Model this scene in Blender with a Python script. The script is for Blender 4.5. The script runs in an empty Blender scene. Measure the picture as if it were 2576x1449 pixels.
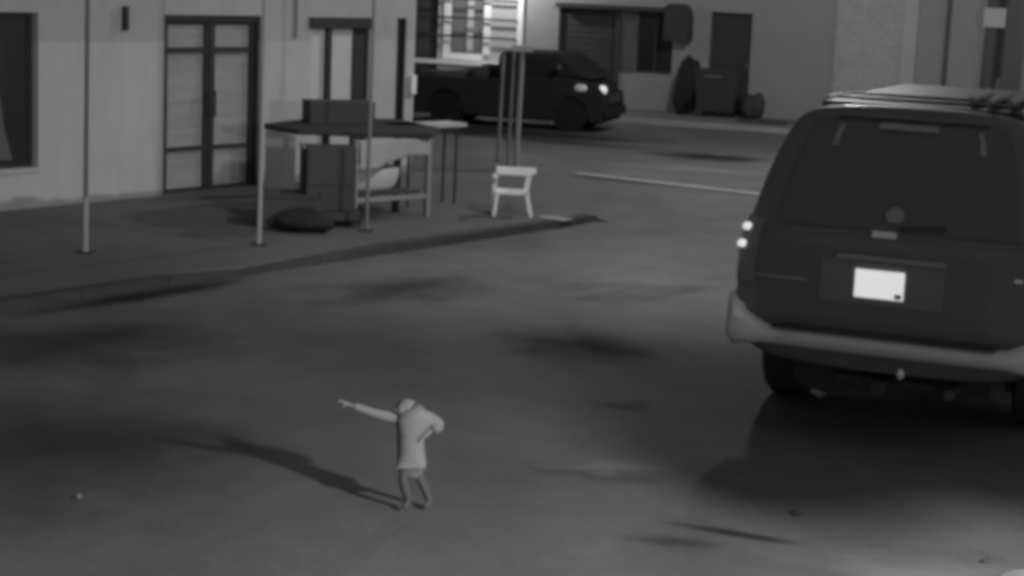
import bpy, bmesh, math, random
from mathutils import Vector, Matrix
random.seed(7)
SC = bpy.context.scene
COL = SC.collection

# ------------------------------------------------------------------ camera
cd = bpy.data.cameras.new('camera'); cam = bpy.data.objects.new('camera', cd); COL.objects.link(cam)
cd.sensor_width = 36; cd.lens = 36*4560/2576; cd.clip_start = .05; cd.clip_end = 500
cam.matrix_world = Matrix.Translation((0, 0, 2.6)) @ Matrix.Rotation(math.radians(90-9.8), 4, 'X') @ Matrix.Rotation(math.radians(2.5), 4, 'Z')
SC.camera = cam
# ------------------------------------------------------------------ night sky glow (a monochrome night camera)
W = bpy.data.worlds.new('World'); SC.world = W; W.use_nodes = True
nt = W.node_tree; nt.nodes.clear()
wo = nt.nodes.new('ShaderNodeOutputWorld'); bg = nt.nodes.new('ShaderNodeBackground')
sky = nt.nodes.new('ShaderNodeTexSky'); sky.sky_type = 'NISHITA'; sky.sun_disc = False
sky.sun_elevation = math.radians(40); sky.sun_rotation = math.radians(120)
bw = nt.nodes.new('ShaderNodeRGBToBW'); nt.links.new(sky.outputs[0], bw.inputs[0])
nt.links.new(bw.outputs[0], bg.inputs[0]); bg.inputs[1].default_value = 0.046
nt.links.new(bg.outputs[0], wo.inputs[0])
# ------------------------------------------------------------------ exposure and camera softness
SC.view_settings.view_transform = 'Standard'; SC.view_settings.look = 'None'
SC.view_settings.exposure = 0; SC.view_settings.gamma = 1; SC.view_settings.use_curve_mapping = False
SC.render.engine = 'CYCLES'
SC.cycles.pixel_filter_type = 'BLACKMAN_HARRIS'; SC.cycles.filter_width = 4.6
SC.cycles.use_denoising = True; SC.cycles.sample_clamp_indirect = 4
SC.cycles.max_bounces = 6
LAMP_NEAR = dict(head=(3.75, 4.1, 2.8), watt=2150)      # low lamp off to the right
LAMP_STREET = dict(head=(3.1, 14.3, 6.0), watt=1000, aim=(1.1, 17.8, 0), cone=90)    # street lamp over the parked SUV
LAMP_WALL = dict(head=(-.70, 37.15, 2.85), watt=120)    # lamp on the far facade, just over the picture
LAMP_CROSS_FILL = dict(head=(4.2, 25.4, 6.0), watt=980)     # added unseen lamp that brightens the far wall and corner

# ------------------------------------------------------------------ materials
def mat(name, c, rough=.8, spec=.3, metal=0, noise=None, bump=None, coat=0, c2=None, zsplit=None, base_dark=None, grain=None, streak=None):
    m = bpy.data.materials.new(name); m.use_nodes = True; N = m.node_tree; L = N.links
    b = N.nodes['Principled BSDF']
    def g(v): return (v, v, v*1.012, 1)
    b.inputs['Base Color'].default_value = g(c); b.inputs['Roughness'].default_value = rough
    b.inputs['Specular IOR Level'].default_value = spec; b.inputs['Metallic'].default_value = metal
    b.inputs['Coat Weight'].default_value = coat
    tc = N.nodes.new('ShaderNodeTexCoord'); cur = None
    def math_(op, a, bb, clamp=False):
        n = N.nodes.new('ShaderNodeMath'); n.operation = op; n.use_clamp = clamp
        for i, v in enumerate((a, bb)):
            if hasattr(v, 'links'): L.new(v, n.inputs[i])
            else: n.inputs[i].default_value = v
        return n.outputs[0]
    def noi(scale, detail=4, sc=(1, 1, 1), rot=0, dist=0):
        mp = N.nodes.new('ShaderNodeMapping'); mp.inputs['Scale'].default_value = sc; mp.inputs['Rotation'].default_value = (0, 0, rot)
        L.new(tc.outputs['Object'], mp.inputs[0])
        n = N.nodes.new('ShaderNodeTexNoise'); n.inputs['Scale'].default_value = scale; n.inputs['Detail'].default_value = detail
        n.inputs['Distortion'].default_value = dist
        L.new(mp.outputs[0], n.inputs['Vector']); return n.outputs[0]
    val = None
    if noise:
        for (scale, amp) in noise:
            o = math_('MULTIPLY', math_('SUBTRACT', noi(scale, 5), .5), amp*2)
            val = o if val is None else math_('ADD', val, o)
    if streak:
        scale, amp, sc, rot = streak
        o = math_('MULTIPLY', math_('SUBTRACT', noi(scale, 3, sc, rot, .4), .5), amp*2)
        val = o if val is None else math_('ADD', val, o)
    base = c
    if zsplit is not None:
        z, dz = zsplit[0], zsplit[1]
        sp = N.nodes.new('ShaderNodeSeparateXYZ'); L.new(tc.outputs['Object'], sp.inputs[0])
        k = math_('DIVIDE', math_('SUBTRACT', sp.outputs[2], z), dz, True)
        base = math_('ADD', math_('MULTIPLY', k, c2-c), c)
        if base_dark:  # darker towards the foot of the wall
            k2 = math_('DIVIDE', math_('SUBTRACT', math_('ADD', base_dark, math_('MULTIPLY', math_('SUBTRACT', noi(1.3, 3), .5), .35)), sp.outputs[2]), .05, True)
            base = math_('MULTIPLY', base, math_('SUBTRACT', 1, math_('MULTIPLY', k2, .45)))
    if val is not None:
        base = math_('MULTIPLY', base, math_('ADD', val, 1))
    if hasattr(base, 'links'):
        cb = N.nodes.new('ShaderNodeCombineColor')
        for i in range(3): L.new(base, cb.inputs[i])
        L.new(cb.outputs[0], b.inputs['Base Color'])
    if bump:
        bn = N.nodes.new('ShaderNodeBump'); bn.inputs['Strength'].default_value = bump[1]; bn.inputs['Distance'].default_value = bump[2]
        L.new(noi(bump[0], 6), bn.inputs['Height']); L.new(bn.outputs[0], b.inputs['Normal'])
    return m

def glass_mat(name, tint, opaque):
    m = bpy.data.materials.new(name); m.use_nodes = True; N = m.node_tree; N.nodes.clear()
    o = N.nodes.new('ShaderNodeOutputMaterial'); t = N.nodes.new('ShaderNodeBsdfTransparent'); t.inputs[0].default_value = (tint, tint, tint, 1)
    p = N.nodes.new('ShaderNodeBsdfPrincipled'); p.inputs['Base Color'].default_value = (.13, .13, .13, 1); p.inputs['Roughness'].default_value = .25
    mx = N.nodes.new('ShaderNodeMixShader'); mx.inputs[0].default_value = opaque
    N.links.new(t.outputs[0], mx.inputs[1]); N.links.new(p.outputs[0], mx.inputs[2]); N.links.new(mx.outputs[0], o.inputs[0])
    return m
def emit_mat(name, s):
    m = bpy.data.materials.new(name); m.use_nodes = True; b = m.node_tree.nodes['Principled BSDF']
    b.inputs['Base Color'].default_value = (.8, .8, .8, 1); b.inputs['Emission Color'].default_value = (1, 1, 1, 1); b.inputs['Emission Strength'].default_value = s
    return m
def plate_paint_mat(name, c, e):            # plain plate paint; sends no lamp light back
    return mat(name, c, .35, .5)

M = dict(
 road=mat('road_asphalt', .12, .85, .25, noise=[(.45, .42), (1.7, .24), (9, .15), (25, .12), (60, .08)], bump=(70, .35, .01), streak=(.9, .22, (1, .25, 1), math.radians(-36))),
 ground=mat('outer_ground', .13, .9, noise=[(.3, .3), (3, .2)]),
 patch=mat('tar_patch', .12, .8, .3, noise=[(3, .3), (20, .15)], bump=(60, .3, .01)),
 palepatch=mat('worn_patch', .25, .85, .2, noise=[(2.5, .25), (18, .12)], bump=(60, .3, .01)),
 walk=mat('sidewalk_concrete', .105, .85, .25, noise=[(.8, .3), (4, .18), (30, .1)], bump=(40, .3, .01)),
 kerb=mat('kerb_concrete', .055, .85, .2, noise=[(2.5, .35), (14, .2)]),
 gutter=mat('gutter_concrete', .34, .85, .2, noise=[(1.2, .2), (12, .15)]),
 farwalk=mat('far_sidewalk', .17, .85, .2, noise=[(.8, .25), (6, .15)]),
 wall=mat('two_tone_wall', .43, .85, .25, c2=.36, zsplit=(1.695, .03), base_dark=.10, noise=[(.7, .12), (4, .09), (40, .04)], bump=(60, .25, .01), streak=(2.2, .10, (2.5, 1, .25), 0)),
 farwall=mat('far_wall_paint', .30, .85, .2, noise=[(.5, .12), (3, .08)], bump=(30, .3, .01)),
 stucco=mat('rough_stucco', .40, .9, .2, noise=[(3.5, .16), (9, .18), (22, .15)], bump=(9, .8, .05)),
 palewall=mat('pale_wall_paint', .42, .85, .2, noise=[(.8, .1), (5, .08)]),
 midpanel=mat('grey_shutter', .10, .7, .3, noise=[(2, .2)]),
 darkpanel=mat('dark_shutter_shade', .055, .7, .3, noise=[(2, .3)]),
 dark=mat('dark_paint', .05, .6, .3, noise=[(5, .3)]),
 frame=mat('door_frame_dark', .03, .5, .35, noise=[(6, .25)]),
 blind=mat('pale_blind', .52, .85, .2, noise=[(2.2, .14)], streak=(3.2, .3, (.4, 1, 5), 0)),
 panel=mat('pale_door_panel', .5, .7, .3, noise=[(3, .08)]),
 white=mat('white_paint', .82, .5, .4, noise=[(6, .05)]),
 whiteplastic=mat('white_plastic', .82, .4, .4),
 galv=mat('galvanised_tube', .28, .5, .4, metal=.2, noise=[(9, .15)]),
 wood=mat('weathered_wood', .17, .8, .2, noise=[(9, .25)]),
 palewood=mat('pale_wood', .27, .75, .25, noise=[(8, .2)]),
 cloth=mat('pale_cloth', .36, .9, .1, noise=[(6, .1)]),
 darkcloth=mat('dark_cloth', .05, .95, .1, noise=[(8, .2)]),
 black=mat('black_plastic', .05, .6, .3, noise=[(6, .2)]),
 trolley=mat('grey_trolley', .05, .6, .3, noise=[(4, .25)]),
 bag=mat('black_bag', .03, .8, .1, noise=[(8, .2)], bump=(12, .6, .05)),
 paint=mat('black_car_paint', .12, .5, .5, coat=.25, noise=[(3, .15)]),
 paint2=mat('dark_truck_paint', .028, .9, .06, noise=[(3, .15)]),
 glass=glass_mat('car_glass', .25, .85),
 pane=glass_mat('window_glass', .95, .10),
 darkpane=mat('dark_window_glass', .035, .2, .5),
 tyre=mat('tyre_rubber', .06, .85, .2), rim=mat('wheel_rim', .1, .4, .4, metal=.6),
 chrome=mat('bumper_metal', .55, .5, .5, metal=.1, noise=[(5, .2)]),
 trim=mat('grey_trim', .27, .5, .4), rack=mat('rack_metal', .05, .45, .4),
 roofp=mat('dusty_roof_paint', .04, .5, .35, noise=[(3, .35)]),
 lens=mat('lamp_lens_dark', .16, .15, .6),
 reflector=emit_mat('glowing_reflector', .60),  # emission stands in for lamp light bouncing off the tail lamps
 recess=mat('plate_recess_paint', .175, .6, .3), truck_tyre=mat('truck_tyre', .02, .9, .1), headlit=emit_mat('glowing_headlight', .42),  # headlight emits its own glow in place of reflected lamp light
 plate=mat('plate_white', .86, .35, .5), plate_ink=mat('plate_ink', .25, .5),
 plate_glow=emit_mat('glowing_plate', .60),  # plate glows by emission in place of retro-reflection
 badge=mat('badge_metal', .75, .5, .5, metal=.1),
 skin=mat('pale_skin', .17, .6, .3), top=mat('pale_hooded_top', .19, .9, .1, noise=[(8, .08)]), trousers=mat('grey_trousers', .085, .9, .1, noise=[(10, .1)]),
 bulb=emit_mat('lamp_bulb', 8), pole=mat('concrete_pole', .09, .85, .2, noise=[(3, .2)]),
 stone=mat('stone', .05, .85), pipe=mat('dark_pipe', .03, .6),
)

# ------------------------------------------------------------------ helpers
def thing(name, label, cat, loc=(0, 0, 0), rot=0, group=None):
    o = bpy.data.objects.new(name, None); COL.objects.link(o); o.empty_display_size = .1
    o.location = loc; o.rotation_euler = (0, 0, rot); o['label'] = label; o['category'] = cat
    if group: o['group'] = group
    return o
def tag(o, label, cat, group=None):
    o['label'] = label; o['category'] = cat
    if group: o['group'] = group
    return o
def obj(name, bm, m, parent=None, loc=None, rot=None, smooth=False, kind=None):
    me = bpy.data.meshes.new(name); bmesh.ops.recalc_face_normals(bm, faces=bm.faces[:]); bm.to_mesh(me); bm.free()
    me.materials.append(m)
    if smooth:
        for p in me.polygons: p.use_smooth = True
    o = bpy.data.objects.new(name, me); COL.objects.link(o)
    if parent: o.parent = parent
    if loc is not None: o.location = loc
    if rot is not None: o.rotation_euler = rot if hasattr(rot, '__len__') else (0, 0, rot)
    if kind: o['kind'] = kind
    return o
def mod_bevel(o, w, seg=2, ang=.6):
    b = o.modifiers.new('bevel', 'BEVEL'); b.width = w; b.segments = seg; b.limit_method = 'ANGLE'; b.angle_limit = ang; return o
def BM(): return bmesh.new()
def box(bm, x0, x1, y0, y1, z0, z1):
    v = [bm.verts.new(p) for p in ((x0, y0, z0), (x1, y0, z0), (x1, y1, z0), (x0, y1, z0), (x0, y0, z1), (x1, y0, z1), (x1, y1, z1), (x0, y1, z1))]
    for f in ((0, 3, 2, 1), (4, 5, 6, 7), (0, 1, 5, 4), (1, 2, 6, 5), (2, 3, 7, 6), (3, 0, 4, 7)): bm.faces.new([v[i] for i in f])
    return bm
def bx(*a): return box(BM(), *a)
def tube(bm, a, b, r0, r1=None, n=10):
    r1 = r0 if r1 is None else r1
    a, b = Vector(a), Vector(b); ax = (b-a).normalized(); q = ax.to_track_quat('Z', 'Y')
    R = []
    for p, r in ((a, r0), (b, r1)):
        R.append([bm.verts.new(p + q @ Vector((r*math.cos(2*math.pi*i/n), r*math.sin(2*math.pi*i/n), 0))) for i in range(n)])
    for i in range(n): bm.faces.new((R[0][i], R[0][(i+1) % n], R[1][(i+1) % n], R[1][i]))
    bm.faces.new(R[0][::-1]); bm.faces.new(R[1]); return bm
def beam(bm, a, b, w, h):
    a, b = Vector(a), Vector(b); ax = (b-a).normalized(); up = Vector((0, 0, 1)) if abs(ax.z) < .9 else Vector((0, 1, 0))
    sx = ax.cross(up).normalized()*w/2; sz = sx.cross(ax).normalized()*h/2
    v = [bm.verts.new(p + i*sx + j*sz) for p in (a, b) for i, j in ((-1, -1), (1, -1), (1, 1), (-1, 1))]
    for f in ((0, 1, 2, 3), (7, 6, 5, 4), (0, 4, 5, 1), (1, 5, 6, 2), (2, 6, 7, 3), (3, 7, 4, 0)): bm.faces.new([v[i] for i in f])
    return bm
def prism(bm, pts, z0, z1):           # pts in xy, extruded in z
    a = [bm.verts.new((p[0], p[1], z0)) for p in pts]; b = [bm.verts.new((p[0], p[1], z1)) for p in pts]
    bm.faces.new(a[::-1]); bm.faces.new(b)
    for i in range(len(pts)): bm.faces.new((a[i], a[(i+1) % len(pts)], b[(i+1) % len(pts)], b[i]))
    return bm
def blob(bm, c, r, seg=10, rough=.15, seed=0):
    rnd = random.Random(seed)
    g = bmesh.ops.create_uvsphere(bm, u_segments=seg*2, v_segments=seg, radius=1)
    ph = [rnd.uniform(0, 6) for _ in range(6)]
    for v in g['verts']:
        k = 1 + rough*(math.sin(v.co.x*3+ph[0])*math.cos(v.co.y*4+ph[1]) + .5*math.sin(v.co.z*7+ph[2])*math.sin(v.co.x*6+ph[3]))
        v.co = Vector((v.co.x*r[0]*k, v.co.y*r[1]*k, v.co.z*r[2]*k)) + Vector(c)
    return bm
def sheet_wall(x0, x1, z0, z1, holes, depth=.18, thick=.3):
    """front face at y=0 with openings and their reveals; closed body behind"""
    bm = BM(); xs = sorted({x0, x1, *[h[0] for h in holes], *[h[1] for h in holes]}); zs = sorted({z0, z1, *[h[2] for h in holes], *[h[3] for h in holes]})
    def q(*p): bm.faces.new([bm.verts.new(c) for c in p])
    for i in range(len(xs)-1):
        for j in range(len(zs)-1):
            cx, cz = (xs[i]+xs[i+1])/2, (zs[j]+zs[j+1])/2
            inh = any(h[0] < cx < h[1] and h[2] < cz < h[3] for h in holes)
            y = depth if inh else 0
            if not inh: q((xs[i], 0, zs[j]), (xs[i+1], 0, zs[j]), (xs[i+1], 0, zs[j+1]), (xs[i], 0, zs[j+1]))
            q((xs[i], thick, zs[j]), (xs[i], thick, zs[j+1]), (xs[i+1], thick, zs[j+1]), (xs[i+1], thick, zs[j]))
    for a, b, c, d in holes:
        q((a, 0, c), (a, 0, d), (a, thick, d), (a, thick, c)); q((b, 0, c), (b, thick, c), (b, thick, d), (b, 0, d))
        q((a, 0, d), (b, 0, d), (b, thick, d), (a, thick, d)); q((a, 0, c), (a, thick, c), (b, thick, c), (b, 0, c))
    q((x0, 0, z1), (x0, thick, z1), (x1, thick, z1), (x1, 0, z1)); q((x0, 0, z0), (x0, 0, z1), (x0, thick, z1), (x0, thick, z0)); q((x1, 0, z0), (x1, thick, z0), (x1, thick, z1), (x1, 0, z1))
    bmesh.ops.remove_doubles(bm, verts=bm.verts, dist=.0005)
    return bm

# street frame: s along the left facade (away from the camera), t out from it towards the road
O = Vector((-3.98, 20.09, 0)); DR = Vector((.584, .812, 0)); NR = Vector((.812, -.584, 0))
A_ST = math.atan2(.812, .584)
def S(s, t, z=0): return O + DR*s + NR*t + Vector((0, 0, z))
Q = Vector((2.05, 37.21, 0)); EF = Vector((.948, -.316, 0)); MF = Vector((-.316, -.948, 0)); A_F = math.atan2(-.316, .948)
def FF(a, t, z=0): return Q + EF*a + MF*t + Vector((0, 0, z))
RZ = -.08

# ------------------------------------------------------------------ ground, road, pavements
bm = BM(); v = [bm.verts.new(p) for p in ((-160, -60, RZ-.01), (160, -60, RZ-.01), (160, 220, RZ-.01), (-160, 220, RZ-.01))]; bm.faces.new(v)
obj('ground', bm, M['ground'], kind='structure')
bm = BM(); v = [bm.verts.new((p.x, p.y, RZ)) for p in (S(-40, -30), S(-40, 22), S(25, 22), S(25, -30))]; bm.faces.new(v)
obj('road', bm, M['road'], kind='structure')
def _patch(name, c, rx, ry, rot, m, seed, n=28, lift=.004, w=.3):
    rnd = random.Random(seed); ph = [rnd.uniform(0, 6.28) for _ in range(4)]; bm = BM(); vs = []
    for i in range(n):
        a = 2*math.pi*i/n; k = 1+w*(.5*math.sin(2*a+ph[0])+.35*math.sin(3*a+ph[1])+.3*math.sin(5*a+ph[2])+.15*math.sin(9*a+ph[3]))
        x, y = rx*k*math.cos(a), ry*k*math.sin(a); vs.append(bm.verts.new((c[0]+x*math.cos(rot)-y*math.sin(rot), c[1]+x*math.sin(rot)+y*math.cos(rot), RZ+lift)))
    bm.faces.new(vs); return obj(name, bm, m, kind='structure')
def stain_light_mat(name, c, amt, edge=.8):
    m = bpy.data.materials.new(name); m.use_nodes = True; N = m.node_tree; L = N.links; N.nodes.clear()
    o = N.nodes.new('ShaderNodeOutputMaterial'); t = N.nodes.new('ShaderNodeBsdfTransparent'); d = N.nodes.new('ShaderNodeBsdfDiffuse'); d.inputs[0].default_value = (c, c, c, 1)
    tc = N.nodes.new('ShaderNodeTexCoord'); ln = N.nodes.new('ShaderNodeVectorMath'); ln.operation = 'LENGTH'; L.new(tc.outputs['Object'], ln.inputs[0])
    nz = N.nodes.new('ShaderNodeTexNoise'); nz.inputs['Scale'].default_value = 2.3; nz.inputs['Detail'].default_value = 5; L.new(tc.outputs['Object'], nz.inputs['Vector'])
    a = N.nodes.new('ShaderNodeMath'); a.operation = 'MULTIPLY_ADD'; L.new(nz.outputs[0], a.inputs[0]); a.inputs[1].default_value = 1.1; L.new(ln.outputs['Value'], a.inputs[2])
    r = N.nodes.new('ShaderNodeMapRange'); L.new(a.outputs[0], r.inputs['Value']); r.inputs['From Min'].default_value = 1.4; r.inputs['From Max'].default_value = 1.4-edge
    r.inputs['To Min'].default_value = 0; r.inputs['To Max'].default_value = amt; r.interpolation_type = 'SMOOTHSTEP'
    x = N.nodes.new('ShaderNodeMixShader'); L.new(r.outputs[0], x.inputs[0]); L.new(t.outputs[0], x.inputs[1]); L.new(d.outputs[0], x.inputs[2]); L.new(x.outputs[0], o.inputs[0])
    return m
M['stain_shade'] = stain_light_mat('dark_stain_shade', .035, .9); M['wear_light'] = stain_light_mat('worn_concrete_light', .22, .75); M['soft_stain_shade'] = stain_light_mat('faint_stain_shade', .05, .6, 1.0)  # sheets serve real stains and wear, and painted shade and lamp pools
_k = [0]
def stain_light(c, rx, ry, rot, m, z=RZ):
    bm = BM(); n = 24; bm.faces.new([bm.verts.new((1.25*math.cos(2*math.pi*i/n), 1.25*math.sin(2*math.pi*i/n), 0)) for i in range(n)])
    _k[0] += 1; o = obj('road_stain_light', bm, M[m], None, loc=(c[0], c[1], z+.004+.0015*_k[0]), rot=rot, kind='structure'); o.scale = (rx, ry, 1)
stain_light((3.0, 28.3), 1.5, .8, -.33, 'stain_shade')
stain_light((-.2, 31.2), 4.2, 1.6, -.33, 'stain_shade')  # shade under the far pickup, painted as a dark sheet
stain_light((1.0, 29.6), 2.6, .6, -.35, 'soft_stain_shade')
stain_light((2.6, 26.2), 2.4, 1.0, -.36, 'wear_light')
stain_light((1.35, 24.4), 1.6, .3, -.5, 'soft_stain_shade')
stain_light((1.18, 8.62), .55, .07, -.42, 'stain_shade')
stain_light((.85, 8.45), .40, .14, -.2, 'soft_stain_shade')
stain_light((.75, 11.35), .30, .25, .2, 'wear_light')
stain_light((.55, 13.1), 1.1, .9, -.7, 'soft_stain_shade')  # painted shade that deepens the SUV's diagonal shadow band
stain_light((-.9, 15.2), 1.6, .9, .9, 'soft_stain_shade')  # far end of the same painted shadow band
stain_light((-3.0, 12.4), 2.0, 1.3, .9, 'soft_stain_shade')  # painted shade on the left road, away from the lamps
stain_light((-2.9, 14.4), 1.9, .22, .95, 'stain_shade')
stain_light((.6, 9.7), .6, .3, 0, 'wear_light')
stain_light((-2.4, 9.6), 2.0, 2.2, .3, 'soft_stain_shade')  # lamp falloff painted as a dark sheet at lower left
stain_light((1.9, 7.9), 1.1, .9, .3, 'wear_light')  # lit pool at lower right, painted as a pale sheet
stain_light((1.2, 16.0), .9, 1.6, -.5, 'wear_light')  # street lamp's bright ground, painted paler
# gutter line across the mouth of the street
bm = BM()
for t0 in (1.0,):
    pts = [S(6.72, 1.0), S(6.80, 3.6), S(6.72, 6), S(6.5, 13), S(6.72, 13), S(6.98, 6), S(7.02, 3.6), S(6.9, 1.0)]
    bm.faces.new([bm.verts.new((p.x, p.y, RZ+.012)) for p in pts])
obj('gutter', bm, M['gutter'], kind='structure')

def slab(name, pts, z0, z1, m, parent=None):
    bm = BM(); prism(bm, [(p.x, p.y) for p in pts], z0, z1); return obj(name, bm, m, parent, kind=None if parent else 'structure')
# left pavement: a corner radius, and a dropped kerb
arc = [S(2.3+3.6*math.sin(a), .25+3.6*math.cos(a)) for a in [math.radians(x) for x in range(0, 91, 9)]]
sw = slab('sidewalk', [S(-40, -.02), S(-40, 3.85), S(-3.4, 3.85), S(-3.1, 3.85), S(-2.2, 3.85), S(-1.9, 3.85)] + arc + [S(5.9, -26), S(4.4, -26), S(4.4, -.02)], RZ-.05, 0, M['walk'])
def kerb_piece(p0, p1, q0, q1, h0=.008, h1=.008):
    bm = BM(); a = [bm.verts.new((p.x, p.y, RZ-.04)) for p in (p0, p1, q1, q0)]; hs = (h0, h1, h1, h0)
    b = [bm.verts.new((p.x, p.y, h)) for p, h in zip((p0, p1, q1, q0), hs)]
    bm.faces.new(a[::-1]); bm.faces.new(b)
    for i in range(4): bm.faces.new((a[i], a[(i+1) % 4], b[(i+1) % 4], b[i]))
    return bm
s = -12.0
while s < 2.25:
    e = min(s+.92, 2.3); lo = -.062
    def hh(x): return .008 if (x < -3.35 or x > -1.6) else (-.05 if -2.95 < x < -2.0 else (-.02))
    k = obj('kerb_stone', kerb_piece(S(s, 3.853), S(e, 3.853), S(s, 4.0), S(e, 4.0), hh(s+.1), hh(e-.1)), M['kerb'], sw)
    s = e+.012
for i in range(0, 10):
    a0, a1 = math.radians(i*9+.3), math.radians(i*9+8.7)
    f = lambda a, r: S(2.3+r*math.sin(a), .25+r*math.cos(a))
    if i < 1: obj('kerb_stone', kerb_piece(f(a0, 3.603), f(a1, 3.603), f(a0, 3.75), f(a1, 3.75), .008, -.01), M['kerb'], sw)
bm = BM(); ra = []
for i in range(1, 11):
    a = math.radians(i*9); f = lambda a, r: S(2.3+r*math.sin(a), .25+r*math.cos(a))
    p, q = f(a, 3.598), f(a, 3.6+.2+.5*min(1, i/5)); ra.append((bm.verts.new((p.x, p.y, -.002)), bm.verts.new((q.x, q.y, RZ+.003)), bm.verts.new((p.x, p.y, RZ-.04)), bm.verts.new((q.x, q.y, RZ-.04))))
for a, b in zip(ra, ra[1:]):
    bm.faces.new((a[0], a[1], b[1], b[0])); bm.faces.new((a[1], a[3], b[3], b[1])); bm.faces.new((a[2], b[2], b[3], a[3]))
bm.faces.new((ra[0][0], ra[0][2], ra[0][3], ra[0][1])); bm.faces.new((ra[-1][0], ra[-1][1], ra[-1][3], ra[-1][2]))
obj('kerb_ramp', bm, M['walk'], sw)
# far pavement and right pavement
fw = slab('far_sidewalk', [FF(-14, -.02), FF(-14, 2.4), FF(30, 2.4), FF(30, -.02)], RZ-.05, 0, M['farwalk'])
for i in range(16):
    a = -4.5+i*.95
    c = [FF(a, 2.403), FF(a+.94, 2.403), FF(a, 2.55), FF(a+.94, 2.55)]
    obj('kerb_stone', kerb_piece(*c), M['gutter'], fw)
slab('right_sidewalk', [S(-40, 12.6), S(-40, 15), S(4.2, 15), S(4.2, 12.6)], RZ-.05, .02, M['walk'])
# ------------------------------------------------------------------ left building
LB = thing('corner_shop', 'pale two tone building with a dark framed double door along the left pavement', 'building', O, A_ST)
H1 = 4.0
holes = [(-3.6, -1.69, .42, 2.01), (.05, 1.58, 0, 2.0), (2.45, 3.53, 0, 1.96), (4.06, 4.25, .35, 1.99)]
obj('wall', sheet_wall(-14, 4.43, -.05, H1, holes), M['wall'], LB)
bm = BM(); box(bm, 4.13, 4.43, .302, 9, -.05, H1-.003); obj('side_wall', bm, M['farwall'], LB)
obj('back_wall', bx(-14, 4.12, 8.7, 9, -.05, H1-.003), M['farwall'], LB)
obj('end_wall', bx(-14, -13.7, .302, 8.69, -.05, H1-.003), M['farwall'], LB)
obj('roof', bx(-14.1, 4.53, -.1, 9.1, H1+.002, H1+.16), M['farwall'], LB)
obj('inner_floor', bx(-13.6, 4.1, .31, 8.6, -.05, -.004), M['dark'], LB)
# display window
w = obj('window', bx(-3.6, -1.69, .10, .13, .42, .47), M['frame'], LB)
obj('window_frame', box(box(bx(-3.6, -1.69, .095, .135, 1.95, 2.01), -1.75, -1.69, .095, .135, .47, 1.95), -3.6, -3.54, .095, .135, .47, 1.95), M['frame'], w)
obj('pane', bx(-3.54, -1.75, .112, .118, .47, 1.95), M['darkpane'], w)
bm = BM(); v = [bm.verts.new(p) for p in ((-2.62, .088, .52), (-1.95, .088, .50), (-2.06, .088, .86), (-2.10, .088, 1.17), (-2.62, .088, 1.17))]
f = bm.faces.new(v); r = bmesh.ops.extrude_face_region(bm, geom=[f]); bmesh.ops.translate(bm, verts=[x for x in r['geom'] if isinstance(x, bmesh.types.BMVert)], vec=(0, .012, 0))
obj('poster', bm, M['midpanel'], w)
obj('window_sill', bx(-3.7, -1.66, -.03, .09, .385, .418), M['wall'], w)
# double door
def door_leaf(x0, x1, hinge):
    fr = BM(); y0, y1 = .06, .10
    box(fr, x0, x0+.06, y0, y1, .0, 1.93); box(fr, x1-.06, x1, y0, y1, .0, 1.93)
    for z0, z1 in ((.0, .04), (.475, .52), (1.575, 1.64), (1.90, 1.93)): box(fr, x0+.06, x1-.06, y0+.002, y1-.002, z0, z1)
    lf = obj('door', fr, M['frame'], LB)
    for z0, z1 in ((.04, .475), (.52, 1.575), (1.64, 1.90)): obj('pane', bx(x0+.06, x1-.06, .078, .084, z0, z1), M['pane'], lf)
    hb = BM(); tube(hb, (hinge, .03, .85), (hinge, .03, 1.15), .011); tube(hb, (hinge, .06, .88), (hinge, .03, .88), .008); tube(hb, (hinge, .06, 1.12), (hinge, .03, 1.12), .008)
    obj('handle', hb, M['pipe'], lf)
    sl = BM(); n = 44
    for i in range(n):
        z = .05+i*(1.84/n); box(sl, x0+.03, x1-.03, .104, .108, z, z+.0385)
        for vv in sl.verts[-8:]:
            pass
    b = obj('blind', sl, M['blind'], lf); b['kind'] = 'stuff'
door_leaf(.10, .80, .75); door_leaf(.83, 1.53, .88)
obj('door_frame', box(box(box(bx(.05, .098, .03, .12, 0, 2.0), 1.532, 1.58, .03, .12, 0, 2.0), .802, .828, .05, .11, 0, 1.93), .10, 1.53, .03, .12, 1.935, 2.0), M['frame'], LB)
obj('doorway_backing', bx(.05, 1.58, .2, .22, 0, 2.0), M['midpanel'], LB)
# second door: dark frame, pale panels
d2 = obj('door', box(bx(2.45, 3.53, .02, .10, 1.85, 1.96), 3.25, 3.53, .04, .10, 0, 1.85), M['frame'], LB)
obj('door_post', bx(2.74, 2.82, .0, .09, 0, 1.85), M['frame'], d2)
obj('door_panel', bx(2.822, 3.248, .05, .08, .02, 1.848), M['panel'], d2)
obj('door_panel', bx(2.452, 2.738, .05, .08, .02, 1.848), M['panel'], d2)
obj('lintel', bx(2.40, 3.58, -.035, .018, 1.862, 1.99), M['frame'], LB)
d3 = obj('window', bx(4.06, 4.25, .06, .075, .35, 1.99), M['darkpane'], LB)
obj('window_frame', box(bx(4.06, 4.075, .03, .058, .35, 1.99), 4.235, 4.25, .03, .058, .35, 1.99), M['frame'], d3)
# conduit and small lantern bracket on the wall
obj('conduit', tube(BM(), (2.16, -.02, 1.74), (2.16, -.02, 3.9), .018), M['trim'], LB)
wl = obj('wall_lantern', bx(-.565, -.515, -.06, -.001, 1.83, 2.09), M['pipe'], LB)
obj('meter_box', mod_bevel(obj('x', bx(0, .1, 0, .1, 0, .1), M['white'], LB), .01).data.copy() and bx(4.33, 4.425, -.05, -.001, 1.02, 1.26), M['white'], LB)
for o in [o for o in bpy.data.objects if o.name == 'x']: bpy.data.objects.remove(o)
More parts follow.
